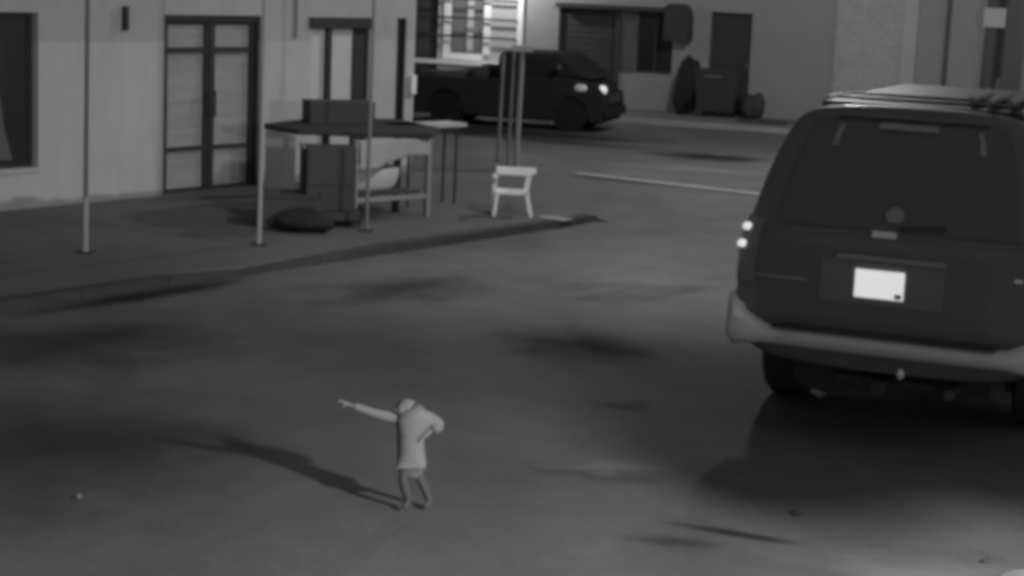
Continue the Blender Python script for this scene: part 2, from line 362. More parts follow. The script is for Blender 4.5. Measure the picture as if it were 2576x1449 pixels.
# ------------------------------------------------------------------ far building
FB = thing('far_shop_row', 'long grey rendered building across the cross street with dark doors and shutters', 'building', Q, A_F)
H2 = 4.6
fh = [(-3.86, -2.93, .90, 2.6), (-1.40, -.16, .0, 2.0), (.26, 1.03, .74, 2.0), (1.78, 2.62, 0, 2.04)]
obj('wall', sheet_wall(-2.22, 4.30, -.05, H2, fh[1:]), M['farwall'], FB)
obj('pale_wall', sheet_wall(-4.05, -2.22, -.05, H2, fh[:1]), M['palewall'], FB)
obj('shaded_wall', bx(-9, -4.05, .15, .45, -.05, H2), M['darkpanel'], FB)  # wall section in shadow, its shade put into the dark colour
obj('pilaster', bx(4.30, 5.60, -.10, .3, -.05, H2), M['stucco'], FB)
obj('plain_wall', bx(5.60, 20, -.0, .3, -.05, H2), M['farwall'], FB)
obj('pilaster', bx(5.602, 5.86, -.16, -.002, -.05, H2-.01), M['palewall'], FB)
obj('downpipe', tube(BM(), (6.42, -.04, 0), (6.42, -.04, 4.4), .045), M['midpanel'], FB)
obj('roof', bx(-9.1, 20.1, -.25, 9, H2+.002, H2+.2), M['farwall'], FB)
obj('side_wall', bx(-9, -8.7, .46, 8.9, -.05, H2), M['farwall'], FB)
obj('side_wall', bx(19.7, 20, .31, 8.9, -.05, H2), M['farwall'], FB)
obj('back_wall', bx(-8.69, 19.69, 8.6, 8.9, -.05, H2), M['farwall'], FB)
# window with white frame and bars
wn = obj('window', bx(-3.86, -2.93, .12, .128, .90, 2.6), M['farwall'], FB)
wf = BM(); box(wf, -3.91, -3.76, -.05, -.002, .80, 2.7); box(wf, -3.02, -2.87, -.05, -.002, .92, 2.7); box(wf, -3.758, -3.022, -.05, -.002, .80, .93)
bmesh.ops.recalc_face_normals(wf, faces=wf.faces[:])
obj('window_frame', wf, M['white'], wn)
obj('curtain', bx(-3.42, -3.28, .05, .07, .92, 2.58), M['panel'], wn)
obj('pane', bx(-3.80, -3.0, .09, .095, .92, 2.6), M['pane'], wn)
gr = BM()
for z in (1.28, 1.66, 2.05): tube(gr, (-4.6, -.12, z+.01), (-2.26, -.12, z), .022)
obj('grille_bar', gr, M['pipe'], wn)
obj('ledge', bx(-4.6, -2.5, -.30, -.002, .70, .775), M['white'], FB)
obj('low_panel', bx(-4.0, -3.35, -.12, -.002, .40, .66), M['white'], FB)
obj('white_post', bx(-2.27, -2.15, -.09, -.002, 1.02, 3.6), M['white'], FB)
# shutters
sh = obj('shutter', bx(-1.40, -.16, .14, .16, 0, 2.0), M['darkpanel'], FB)
n = 16
for i in range(n): obj('slat', bx(-1.38, -.18, .118, .138, .02+i*.124, .02+i*.124+.112), M['darkpanel'], sh)
obj('post', bx(-.19, -.07, -.04, -.002, 0, 2.0), M['dark'], FB)
w2 = obj('window', bx(.26, 1.03, .14, .15, .74, 2.0), M['darkpane'], FB)
wf = BM(); box(wf, .26, .31, .1, .138, .74, 2.0); box(wf, .98, 1.03, .1, .138, .74, 2.0); box(wf, .31, .98, .1, .138, .74, .79); box(wf, .62, .66, .102, .138, .79, 2.0)
obj('window_frame', wf, M['dark'], w2)
obj('side_panel', bx(-.068, .255, -.012, -.002, .74, 2.0), M['midpanel'], FB)
aw = obj('awning', bx(-1.42, .925, -.20, -.002, 1.99, 2.08), M['dark'], FB)
bm = BM(); pts = [(.93, 1.44), (.93, 2.10), (1.02, 2.17), (1.27, 2.17), (1.38, 2.08), (1.43, 1.9), (1.43, 1.44)]
a = [bm.verts.new((x, -.45, z)) for x, z in pts]; b = [bm.verts.new((x, -.002, z)) for x, z in pts]
bm.faces.new(a); bm.faces.new(b[::-1])
for i in range(len(pts)): bm.faces.new((a[i], a[(i+1) % 7], b[(i+1) % 7], b[i]))
obj('rolled_blind_box', bm, M['dark'], FB)
dd = obj('door', bx(1.78, 2.62, .15, .18, 0, 2.04), M['black'], FB)
for x0 in (1.86, 2.24):
    for z0, z1 in ((.15, .9), (1.0, 1.9)): obj('door_panel', bx(x0, x0+.3, .135, .148, z0, z1), M['dark'], dd)
obj('handle', tube(BM(), (2.53, .12, .95), (2.53, .12, 1.05), .012), M['trim'], dd)

# ------------------------------------------------------------------ SUV
SUV = thing('parked_suv', 'large black SUV with roof rack seen from behind at the right edge', 'suv', (2.215, 10.54, RZ), math.atan2(-.38, .925))
prof = [(0, .42), (.55, .42), (.80, .45), (.90, .52), (.955, .66), (.97, .85), (.965, 1.02), (.945, 1.14), (.915, 1.22), (.875, 1.40), (.825, 1.58), (.765, 1.74), (.70, 1.82), (.60, 1.865), (.35, 1.885), (0, 1.89)]
def ysh(z):                      # rear face leans forward above the belt line
    if z < 1.14: return .03*max(0, (z-.6))/.5
    k = (z-1.14)/.75; return .03 + .30*k + .10*k*k
def sect(y, kw, hood=None):
    P = []
    for x, z in prof:
        xx, zz = x*kw, z
        if hood is not None and z > hood: zz = hood + (z-hood)*.02; xx = x*kw
        P.append((xx, zz))
    return P
SUV.scale = (.995, 1, 1.055)
stations = [(0, .93, None), (.05, .975, None), (.16, 1.0, None), (.6, 1.0, None), (1.2, 1.0, None), (2.0, 1.0, None), (3.0, 1.0, None), (3.35, 1.0, None), (3.75, 1.0, 'ws'), (4.15, .99, 1.13), (4.7, .97, 1.10), (5.05, .92, 1.05), (5.15, .86, .98)]
bm = BM(); rings = []
for i, (y, kw, hd) in enumerate(stations):
    ring = []; P = sect(y, kw, None if hd == 'ws' else hd)
    for x, z in P:
        yy = y
        if i <= 3: yy = y + ysh(z)*(1, 1, .8, .3)[i]
        if hd == 'ws':
            if z > 1.2: z = 1.2+(z-1.2)*.45
        if i == 7 and z > 1.2: pass
        ring.append((x, yy, z))
    full = [(-x, yy, z) for x, yy, z in ring[::-1][:-1]] + ring[:]
    # order: from left bottom-centre round: build closed loop
    loop = [(x, yy, z) for x, yy, z in ring] + [(-x, yy, z) for x, yy, z in ring[::-1][1:-1]]
    rings.append([bm.verts.new(p) for p in loop])
n = len(rings[0])
for i in range(len(rings)-1):
    for j in range(n): bm.faces.new((rings[i][j], rings[i][(j+1) % n], rings[i+1][(j+1) % n], rings[i+1][j]))
m_ = len(prof)
def cap(r):
    for j in range(m_-1):
        a, b = r[j], r[j+1]; c = r[(n-j-1) % n] if j+1 < m_-1 else b; d_ = r[(n-j) % n]
        vs = []
        for x in (a, b, c, d_):
            if x not in vs: vs.append(x)
        if len(vs) > 2: bm.faces.new(vs)
cap(rings[0]); cap(rings[-1])
body = obj('body', bm, M['paint'], SUV, smooth=True)
ss = body.modifiers.new('sub', 'SUBSURF'); ss.levels = ss.render_levels = 2
def pw(z):                        # half width of body at height z
    P = [(x, zz) for x, zz in prof if x > .3 or zz > 1]
    for (x0, z0), (x1, z1) in zip(P, P[1:]):
        if z0 <= z <= z1 and z1 > z0: return x0+(x1-x0)*(z-z0)/(z1-z0)
    return .9
def rear_patch(name, u0, u1, z0, z1, off, m, parent, nu=8, nz=8, th=.012, rnd=0):
    """panel laid on the rear face; u is a fraction of half width"""
    bm = BM(); G = []; B = []
    for j in range(nz+1):
        z = z0+(z1-z0)*j/nz; row = []; rb = []
        hw = pw(z)*.93
        for i in range(nu+1):
            u = u0+(u1-u0)*i/nu; x = u*hw
            y = ysh(z) - off + .05*max(0, abs(u)-.8)/.2
            row.append(bm.verts.new((x, y, z))); rb.append(bm.verts.new((x, y+th, z)))
        G.append(row); B.append(rb)
    for j in range(nz):
        for i in range(nu):
            bm.faces.new((G[j][i], G[j][i+1], G[j+1][i+1], G[j+1][i])); bm.faces.new((B[j][i], B[j+1][i], B[j+1][i+1], B[j][i+1]))
    ed = [G[0][i] for i in range(nu+1)] + [G[j][nu] for j in range(1, nz+1)] + [G[nz][i] for i in range(nu-1, -1, -1)] + [G[j][0] for j in range(nz-1, 0, -1)]
    eb = [B[0][i] for i in range(nu+1)] + [B[j][nu] for j in range(1, nz+1)] + [B[nz][i] for i in range(nu-1, -1, -1)] + [B[j][0] for j in range(nz-1, 0, -1)]
    for i in range(len(ed)): bm.faces.new((ed[i], eb[i], eb[(i+1) % len(ed)], ed[(i+1) % len(ed)]))
    return obj(name, bm, m, parent, smooth=False)
gate = rear_patch('tailgate', -.86, .86, .70, 1.17, .006, M['paint'], SUV, th=.02)
rear_patch('rear_window', -.84, .84, 1.22, 1.80, .010, M['glass'], SUV, th=.012)
rear_patch('spoiler', -.72, .72, 1.825, 1.85, .03, M['paint'], SUV, nz=2, th=.06)
rear_patch('brake_lamp', -.28, .24, 1.765, 1.80, .030, M['trim'], SUV, nz=2, th=.03)
for u in (-.60, .60): rear_patch('painted_reflection', u-.022, u+.022, 1.66, 1.78, .014, M['trim'], SUV, nu=2, nz=3, th=.01)  # reflections on the rear window, painted as pale strips
# plate recess, plate, badge, round emblem
rear_patch('plate_recess', -.46, .36, .80, 1.045, .012, M['recess'], gate, th=.006)
pl = obj('number_plate', bx(-.147, .147, -.012, -.006, -.08, .08), M['plate_glow'], gate, loc=(-.055, ysh(.92)-.012, .92))
mod_bevel(pl, .008)
obj('plate_mark', bx(.095, .135, -.0145, -.012, -.072, -.045), M['plate_ink'], pl)
rear_patch('plate_lamp_bar', -.36, .36, 1.05, 1.075, .028, M['trim'], gate, nz=2, th=.02)
rear_patch('badge', -.15, .02, 1.18, 1.215, .016, M['badge'], gate, nz=2, th=.008)
em = tube(BM(), (0, 0, 0), (0, -.012, 0), .055, .05, 20); obj('round_emblem', em, M['trim'], gate, loc=(-.01, ysh(1.30)-.012, 1.30))
ar = BM(); beam(ar, (.03, ysh(1.24)-.03, 1.24), (.30, ysh(1.26)-.028, 1.26), .012, .014)
obj('wiper', ar, M['black'], gate)
rear_patch('side_strip', -.93, -.55, .90, .915, .016, M['trim'], gate, nz=1, th=.01)
rear_patch('lock', .80, .85, 1.005, 1.022, .016, M['badge'], gate, nu=1, nz=1, th=.008)
# tail lamps wrap the corners
for sx in (-1, 1):
    tl = BM(); G = []
    zz = [.86, .97, 1.06, 1.15, 1.23]
    for z in zz:
        w_ = pw(z)
        row = [(sx*w_*.86, ysh(z)-.012), (sx*w_*.925, ysh(z)+.0), (sx*(w_*.965+.006), ysh(z)+.045), (sx*(w_+.008), ysh(z)+.15), (sx*(w_+.004), ysh(z)+.26)]
        G.append([tl.verts.new((x, y, z)) for x, y in row] + [tl.verts.new((sx*(w_*.8), ysh(z)+.2, z))])
    for j in range(len(zz)-1):
        for i in range(6): tl.faces.new((G[j][i], G[j][(i+1) % 6], G[j+1][(i+1) % 6], G[j+1][i]))
    tl.faces.new(G[0]); tl.faces.new(G[-1][::-1])
    tlo = obj('tail_lamp', tl, M['lens'], SUV)
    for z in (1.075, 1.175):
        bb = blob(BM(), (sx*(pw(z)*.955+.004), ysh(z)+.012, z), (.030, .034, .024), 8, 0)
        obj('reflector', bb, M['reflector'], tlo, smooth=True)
# rear bumper
bm = BM(); R = []
path = [(-.99, .62), (-1.0, .28), (-.985, .08), (-.92, -.06), (-.72, -.115), (-.35, -.135), (0, -.14), (.35, -.135), (.72, -.115), (.92, -.06), (.985, .08), (1.0, .28), (.99, .62)]
for i, (x, y) in enumerate(path):
    t = Vector(path[min(i+1, 12)]) - Vector(path[max(i-1, 0)]); nn = Vector((t.y, -t.x)).normalized()
    c = Vector((x, y)); top = .70 if abs(x) > .9 else .635
    top = .79 if abs(x) > .96 else top; bt = .50 if abs(x) > .8 else .535
    sec = [(-.10, bt), (-.01, bt), (.012, bt+.03), (.015, .60), (0, top-.02), (-.03, top), (-.10, top)]
    R.append([bm.verts.new((c.x+nn.x*a, c.y+nn.y*a, z)) for a, z in sec])
for i in range(12):
    for j in range(7): bm.faces.new((R[i][j], R[i][(j+1) % 7], R[i+1][(j+1) % 7], R[i+1][j]))
bm.faces.new(R[0]); bm.faces.new(R[-1][::-1])
bp = obj('rear_bumper', bm, M['chrome'], SUV, smooth=True); mod_bevel(bp, .01, 2, .9)
obj('step_pad', mod_bevel(obj('y', bx(-.1, .1, 0, .1, 0, .1), M['black'], bp), .01).data and bx(-.66, .66, -.135, -.01, .639, .647), M['black'], bp)
for o in [o for o in bpy.data.objects if o.name == 'y']: bpy.data.objects.remove(o)
obj('tow_hitch', box(bx(-.04, .04, -.06, .2, .30, .38), -.3, .3, .1, .16, .32, .37), M['tyre'], SUV)
obj('spare_wheel', tube(BM(), (-.22, .62, .22), (-.22, .62, .46), .42, n=28), M['tyre'], SUV)
obj('mud_flap', bx(-.90, -.62, .80, .83, .24, .5), M['tyre'], SUV)
obj('mud_flap', bx(.62, .90, .80, .83, .24, .5), M['tyre'], SUV)
ex = tube(BM(), (.42, -.10, .36), (.42, .5, .36), .03); obj('exhaust_pipe', ex, M['rim'], SUV)
obj('hitch_pin', blob(BM(), (.14, -.165, .46), (.022, .02, .03), 6, 0), M['badge'], SUV)
# wheels
def wheel(x, y, root):
    r = .40; sx = 1 if x > 0 else -1
    bm = BM(); n = 28; prf = [(-.13, .27), (-.13, .37), (-.10, r), (.10, r), (.13, .37), (.13, .27)]; rg = []
    for k in range(n):
        a = 2*math.pi*k/n; rg.append([bm.verts.new((px, pr*math.cos(a), pr*math.sin(a))) for px, pr in prf])
    for k in range(n):
        for j in range(5): bm.faces.new((rg[k][j], rg[k][j+1], rg[(k+1) % n][j+1], rg[(k+1) % n][j]))
    wh = obj('wheel', bm, M['tyre'], root, loc=(x, y, r))
    rb = BM(); tube(rb, (-.10, 0, 0), (.10, 0, 0), .268, n=28); obj('rim', rb, M['rim'], wh)
    hb = BM(); tube(hb, (sx*.10, 0, 0), (sx*.13, 0, 0), .08, n=14); obj('hub', hb, M['trim'], wh)
for y in (1.12, 4.15):
    for x in (-.80, .80): wheel(x, y, SUV)
obj('underbody', bx(-.6, .6, .3, 4.8, .28, .43), M['tyre'], SUV)
obj('rear_axle', tube(BM(), (-.7, 1.12, .38), (.7, 1.12, .38), .06), M['tyre'], SUV)
# doors (seams as raised panels), side windows, mirrors, handles
def side_patch(name, sx, y0, y1, z0, z1, off, m, parent, nz=5):
    bm = BM(); A = []; Bk = []
    for j in range(nz+1):
        z = z0+(z1-z0)*j/nz; w_ = pw(z)
        A.append([bm.verts.new((sx*(w_+off), y, z)) for y in (y0, y1)]); Bk.append([bm.verts.new((sx*(w_-.03), y, z)) for y in (y0, y1)])
    for j in range(nz):
        bm.faces.new((A[j][0], A[j][1], A[j+1][1], A[j+1][0])); bm.faces.new((Bk[j][0], Bk[j+1][0], Bk[j+1][1], Bk[j][1]))
        bm.faces.new((A[j][0], A[j+1][0], Bk[j+1][0], Bk[j][0])); bm.faces.new((A[j][1], Bk[j][1], Bk[j+1][1], A[j+1][1]))
    bm.faces.new((A[0][0], Bk[0][0], Bk[0][1], A[0][1])); bm.faces.new((A[-1][0], A[-1][1], Bk[-1][1], Bk[-1][0]))
    return obj(name, bm, m, parent)
for sx in (-1, 1):
    side_patch('side_window', sx, .55, 1.45, 1.24, 1.72, .006, M['glass'], SUV)
    for y0, y1 in ((1.55, 2.45), (2.52, 3.45)):
        d_ = side_patch('door', sx, y0, y1, .55, 1.21, .005, M['paint'], SUV)
        side_patch('window', sx, y0+.04, y1-.06, 1.24, 1.72, .006, M['glass'], d_)
        obj('handle', bx(sx*.975-.015, sx*.975+.015, y0+.08, y0+.22, 1.06, 1.09), M['trim'], d_)
    mb = blob(BM(), (sx*1.10, 3.45, 1.25), (.11, .06, .09), 8, 0); obj('mirror', mb, M['paint'], SUV, smooth=True)
ws = BM(); v = [ws.verts.new(p) for p in ((-.84, 3.98, 1.18), (.84, 3.98, 1.18), (.66, 3.46, 1.80), (-.66, 3.46, 1.80))]; f = ws.faces.new(v)
r_ = bmesh.ops.extrude_face_region(ws, geom=[f]); bmesh.ops.translate(ws, verts=[x for x in r_['geom'] if isinstance(x, bmesh.types.BMVert)], vec=(0, .02, .02))
obj('windscreen', ws, M['glass'], SUV)
# roof skin (dusty), rack
bm = BM(); 
for j in range(12):
    y0, y1 = .62+j*.22, .62+(j+1)*.22
    box(bm, -.60, .60, y0+.0, y1-.03, 1.868, 1.892)
obj('roof_ribs', bm, M['roofp'], SUV, kind='stuff')
for sx in (-1, 1):
    rl = BM(); pts = [(sx*.60, .62, 1.86), (sx*.61, .74, 1.895), (sx*.62, 1.1, 1.895), (sx*.62, 1.5, 1.885), (sx*.60, 1.75, 1.86)]
    for a, b in zip(pts, pts[1:]): tube(rl, a, b, .018)
    for y in (1.1, 1.5): tube(rl, (sx*.615, y, 1.85), (sx*.618, y, 1.89), .014)
    obj('roof_rail', rl, M['rack'], SUV)
for y, m in ((.95, 'rack'), (1.45, 'rack')):
    cb = BM(); beam(cb, (-.60, y, 1.902), (.60, y, 1.902), .05, .014); obj('cross_bar', cb, M[m], SUV)

# ------------------------------------------------------------------ load lashed on the roof, right side
LR = thing('roof_load', 'pale tubes lashed on the right of the black SUV roof rack', 'load', (2.215, 10.54, RZ), math.atan2(-.38, .925))
LR.scale = (1, 1, 1.055)
for x, y0, y1 in ((.26, .85, 1.7), (.38, .72, 1.75), (.50, .80, 1.65)):
    obj('tube', tube(BM(), (x, y0, 1.931), (x, y1, 1.931), .022), M['galv'], LR)
# ------------------------------------------------------------------ pickup across the cross street
PT = thing('pickup_truck', 'dark pickup truck with a loaded bed facing right across the cross street', 'pickup', (-.02, 32.9, RZ), math.atan2(-.27, .963))
# local x forward (to the right in the picture)
def side_profile(pts, hw, taper=None):
    bm = BM(); a = [bm.verts.new((x, -hw*(taper(z) if taper else 1), z)) for x, z in pts]; b = [bm.verts.new((x, hw*(taper(z) if taper else 1), z)) for x, z in pts]
    bm.faces.new(a); bm.faces.new(b[::-1]); n = len(pts)
    for i in range(n): bm.faces.new((a[i], a[(i+1) % n], b[(i+1) % n], b[i]))
    return bm
def arch(cx, r, z0, n=7): return [(cx+r*math.cos(math.pi*k/(n-1)), z0+r*math.sin(math.pi*k/(n-1))) for k in range(n)]
low = [(-1.95, .17), (-1.95, .84), (-.15, .86), (.9, .97), (1.35, .92), (1.62, .84), (1.74, .72), (1.77, .5), (1.72, .17)] + [(x, z) for x, z in arch(1.15, .33, .17)] + [(x, z) for x, z in arch(-1.15, .33, .17)]
b_ = obj('body', side_profile(low, .80), M['paint2'], PT); mod_bevel(b_, .05, 3)
cabp = [(-.22, .92), (-.20, 1.28), (-.12, 1.35), (.86, 1.36), (1.0, 1.31), (1.55, .93)]
c_ = obj('cab', side_profile(cabp, .80, lambda z: 1-.16*max(0, (z-1))/.5), M['paint2'], PT); mod_bevel(c_, .05, 3)
for sy in (-1, 1):
    gl = BM(); pts = [(-.12, .98), (-.10, 1.27), (.86, 1.27), (1.28, .98)]
    vs = [gl.verts.new((x, sy*(.812-.26*(z-1)), z)) for x, z in pts]; gl.faces.new(vs)
    r_ = bmesh.ops.extrude_face_region(gl, geom=gl.faces[:]); bmesh.ops.translate(gl, verts=[x for x in r_['geom'] if isinstance(x, bmesh.types.BMVert)], vec=(0, -sy*.02, 0))
    obj('side_window', gl, M['truck_tyre'], PT)
    obj('door', bx(-.1, .95, min(sy*.803, sy*.79), max(sy*.803, sy*.79), .45, .98), M['paint2'], PT)
    mm = blob(BM(), (.95, sy*.92, 1.12), (.05, .09, .07), 6, 0); obj('mirror', mm, M['black'], PT)
for x in (-1.15, 1.15):
    for y in (-.70, .70):
        wb = BM(); tube(wb, (x, y-.1, .32), (x, y+.1, .32), .32, n=24); wo_ = obj('wheel', wb, M['truck_tyre'], PT)
        rb = BM(); s_ = 1 if y > 0 else -1; tube(rb, (x, y+s_*.1, .32), (x, y+s_*.11, .32), .18, n=16); obj('rim', rb, M['truck_tyre'], wo_)
obj('front_bumper', mod_bevel(obj('z', bx(0, .1, 0, .1, 0, .1), M['trim'], PT), .01).data and bx(1.76, 1.81, -.78, .78, .28, .44), M['paint2'], PT)
for o in [o for o in bpy.data.objects if o.name == 'z']: bpy.data.objects.remove(o)
obj('grille', bx(1.76, 1.78, -.42, .42, .52, .68), M['black'], PT)
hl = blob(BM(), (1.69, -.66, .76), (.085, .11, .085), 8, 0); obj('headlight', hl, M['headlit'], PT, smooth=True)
hl = blob(BM(), (1.33, -.80, .78), (.11, .03, .075), 8, .1, 3); obj('side_marker', hl, M['badge'], PT, smooth=True)
hl = blob(BM(), (1.70, .62, .72), (.06, .10, .07), 8, 0); obj('headlight', hl, M['lens'], PT, smooth=True)
# load in the bed
for i, (x, y, z, rx_, ry_, rz_) in enumerate([(-1.60, -.1, .84, .34, .55, .09), (-1.15, .1, .84, .33, .5, .10), (-.55, -.15, .88, .36, .5, .20), (-1.35, -.45, .83, .3, .25, .09)]):
    lb = blob(BM(), (0, 0, 0), (rx_, ry_, rz_), 8, .16, 20+i); o = obj('sack', lb, M['darkcloth'], None, smooth=True)
    o.location = Vector((-.02, 32.9, RZ)) + Matrix.Rotation(math.atan2(-.27, .963), 3, 'Z') @ Vector((x, y, z)); o.rotation_euler = (0, 0, math.atan2(-.27, .963))
    tag(o, ['dark sack at the tail end of the pickup bed', 'dark sack in the middle of the pickup bed', 'highest dark sack in the pickup bed, against the cab', 'small dark sack along the near side of the pickup bed'][i], 'sack', 'sacks in the pickup bed')

# ------------------------------------------------------------------ bins and bags at the far door
BN = thing('wheeled_bin', 'dark wheeled rubbish bin in front of the black far door', 'bin', FF(2.12, .45), A_F)
b_ = BM(); 
for (x0, x1, z) in ((-.36, .36, .10), (-.42, .42, .86)): pass
v = [b_.verts.new(p) for p in ((-.36, -.26, .1), (.36, -.26, .1), (.36, .26, .1), (-.36, .26, .1), (-.43, -.32, .86), (.43, -.32, .86), (.43, .32, .86), (-.43, .32, .86))]
for f in ((0, 3, 2, 1), (4, 5, 6, 7), (0, 1, 5, 4), (1, 2, 6, 5), (2, 3, 7, 6), (3, 0, 4, 7)): b_.faces.new([v[i] for i in f])
obj('bin_body', b_, M['black'], BN)
obj('lid', mod_bevel(obj('q', bx(0, .1, 0, .1, 0, .1), M['black'], BN), .01).data and bx(-.45, .45, -.34, .34, .865, .93), M['black'], BN)
for o in [o for o in bpy.data.objects if o.name == 'q']: bpy.data.objects.remove(o)
obj('handle', tube(BM(), (-.22, -.36, .80), (.12, -.36, .80), .015), M['galv'], BN)
for x in (-.3, .3): obj('wheel', tube(BM(), (x-.03, .2, .09), (x+.03, .2, .09), .09, n=16), M['tyre'], BN)
def place(name, bm, m, p, rot, label, cat, group=None, smooth=True):
    o = obj(name, bm, m, None, smooth=smooth); o.location = p; o.rotation_euler = (0, 0, rot); return tag(o, label, cat, group)
b_ = blob(BM(), (0, 0, .55), (.24, .24, .56), 12, .24, 43)
for v_ in b_.verts: v_.co.x += .10*(v_.co.z-.5); v_.co.x *= 1-.25*max(0, v_.co.z-.6); v_.co.z = max(v_.co.z, .005)
place('rubbish_bag', b_, M['bag'], FF(1.52, .55), A_F, 'tall dark rubbish bag left of the wheeled bin', 'bag', 'rubbish bags by the far door')
b_ = blob(BM(), (0, 0, .24), (.24, .2, .25), 12, .26, 44)
for v_ in b_.verts: v_.co.z = max(v_.co.z, .005)
place('rubbish_bag', b_, M['trolley'], FF(2.78, .4), A_F, 'small grey rubbish bag right of the wheeled bin', 'bag', 'rubbish bags by the far door')
place('drain_cover', bx(-.45, .45, -.22, .22, .002, .03), M['tyre'], FF(3.2, 1.35), A_F, 'flat dark rubber mat on the far pavement right of the bin', 'mat', smooth=False).name = 'rubber_mat'
# ------------------------------------------------------------------ utility pole by the far facade
UP = thing('utility_pole', 'dark utility pole with cables and a pale notice, behind the SUV roof', 'pole', (8.62, 33.6, 0), A_F)
obj('pole_shaft', tube(BM(), (-.04, 0, 0), (.06, 0, 8.5), .155, .11, 16), M['pole'], UP)
obj('cable_pipe', tube(BM(), (.16, -.05, 1.1), (.20, -.05, 5), .045), M['black'], UP)
obj('cable_pipe', tube(BM(), (.05, -.12, .0), (.07, -.12, 2.6), .03), M['black'], UP)
obj('notice', bx(-.19, .20, -.17, -.15, 2.03, 2.38), M['palewall'], UP)
# ------------------------------------------------------------------ pavement poles
def pole(p, r, h, m, label, top=None, split=None):
    root = thing('pole', label, 'pole', p, 0, 'thin upright poles on the left pavement')
    obj('tube', tube(BM(), (0, 0, 0.004), (.02, 0, h), r, r*.9, 12), m, root)
    obj('foot_plate', bx(-.07, .07, -.07, .07, .0, .012), M['pipe'], root)
    return root
M['tube_lo'] = mat('worn_tube', .30, .6, .3, noise=[(9, .15)]); M['tube_mid'] = mat('painted_tube', .19, .6, .3, noise=[(7, .15)])
M['tube_dark'] = mat('dark_tube', .12, .6, .3)
pp = pole(S(-3.28, 2.57), .021, 3.3, M['tube_dark'], 'leftmost thin pole, dark above and pale low, beside the display window')
obj('sleeve', tube(BM(), (0, 0, .0), (.003, 0, .50), .026), M['tube_lo'], pp)
pole(S(-1.72, 3.19), .023, 3.3, M['tube_lo'], 'thin pale pole at the right side of the double door')
pole(Vector((-1.49, 18.05, 0)), .020, 3.3, M['tube_mid'], 'thin pole standing in front of the market table')
rp = pole(Vector((-.02, 24.29, 0)), .036, 1.62, M['tube_lo'], 'right pale pole of the close pair behind the white stool')
pole(Vector((-.13, 24.2, 0)), .022, 1.60, M['tube_mid'], 'left dim pole of the close pair behind the white stool')
pole(Vector((-.28, 25.5, 0)), .026, 1.50, M['tube_mid'], 'dim pole left of the close pair, nearest the dark sacks')

obj('cap_box', bx(-.12, .16, -.05, .05, 1.60, 1.68), M['panel'], rp)
# ------------------------------------------------------------------ market table
TB = thing('market_table', 'wooden market table with dark top and pale legs on the left pavement', 'table', S(.13, 2.75), math.atan2(.71, .72))
tp = BM(); pts = [(-1.02, -.42), (-.2, -.12), (.55, -.10), (1.12, -.06), (1.42, .40), (1.25, 1.25), (.5, 1.45), (-.2, 1.2), (-.62, .62)]
pts = [(-.62, .02), (0.0, -.10), (.55, -.12), (1.10, -.06), (1.45, .45), (1.25, 1.0), (.55, 1.25), (-.15, 1.05), (-.60, .45)]
pts = [(-.22, 1.30), (-.27, .61), (.345, .10), (.93, -.14), (1.45, .30), (1.72, 1.35), (.85, 1.75)]
prism(tp, pts, .862, .92); tpo = obj('tabletop', tp, M['darkcloth'], TB); mod_bevel(tpo, .015)
obj('leg', beam(BM(), (0, 0, .0), (0, 0, .858), .05, .05), M['palewood'], TB)
obj('leg', beam(BM(), (1.01, 0, .0), (1.01, 0, .858), .05, .05), M['palewood'], TB)
obj('leg', beam(BM(), (.05, .55, .0), (.05, .55, .858), .06, .06), M['dark'], TB)
obj('leg', beam(BM(), (.96, .45, .0), (.96, .45, .858), .06, .06), M['dark'], TB)
obj('stretcher', beam(BM(), (.026, 0, .23), (.984, 0, .23), .035, .045), M['palewood'], TB)
obj('apron', beam(BM(), (.026, -.005, .82), (.984, -.005, .82), .03, .07), M['palewood'], TB)
obj('lower_shelf', bx(.03, .95, .06, .5, .26, .285), M['dark'], TB)
obj('brace', beam(BM(), (-.45, .3, .80), (-.02, .1, .42), .03, .02), M['wood'], TB)
rr = math.atan2(.71, .72)
# cloth hanging off the front
cl = BM(); nx, nz = 26, 8; G = []
for j in range(nz+1):
    row = []
    for i in range(nx+1):
        u = i/nx; x = .03+.95*u; drop = .27+.05*math.sin(u*5+1)-.06*u
        z = .852-drop*j/nz; y = -.045-.012*math.sin(u*21+j*.3)*(j/nz)-.01*math.sin(u*9)
        row.append(cl.verts.new((x, y, z)))
    G.append(row)
for j in range(nz):
    for i in range(nx): cl.faces.new((G[j][i], G[j][i+1], G[j+1][i+1], G[j+1][i]))
r_ = bmesh.ops.extrude_face_region(cl, geom=cl.faces[:]); bmesh.ops.translate(cl, verts=[x for x in r_['geom'] if isinstance(x, bmesh.types.BMVert)], vec=(0, .006, 0))
o = obj('table_cloth', cl, M['cloth'], None, smooth=True); o.location = S(.13, 2.75); o.rotation_euler = (0, 0, rr); tag(o, 'pale grey cloth hanging from the front of the market table', 'cloth')
RT = Matrix.Rotation(rr, 3, 'Z')
def TBp(x, y, z): return S(.13, 2.75) + RT @ Vector((x, y, z))
# tub on the shelf
bm = BM(); n = 24; R = []
for rr_, z in ((.26, .0), (.31, .06), (.34, .16), (.35, .25), (.33, .25), (.31, .16), (.28, .07), (.22, .02)):
    R.append([bm.verts.new((1.15*rr_*math.cos(2*math.pi*k/n), .62*rr_*math.sin(2*math.pi*k/n), z)) for k in range(n)])
for i in range(len(R)-1):
    for k in range(n): bm.faces.new((R[i][k], R[i][(k+1) % n], R[i+1][(k+1) % n], R[i+1][k]))
bm.faces.new(R[0][::-1]); bm.faces.new(R[-1])
place('tub', bm, M['panel'], TBp(.42, .29, .287), rr, 'pale rounded tub on the shelf under the market table', 'tub')
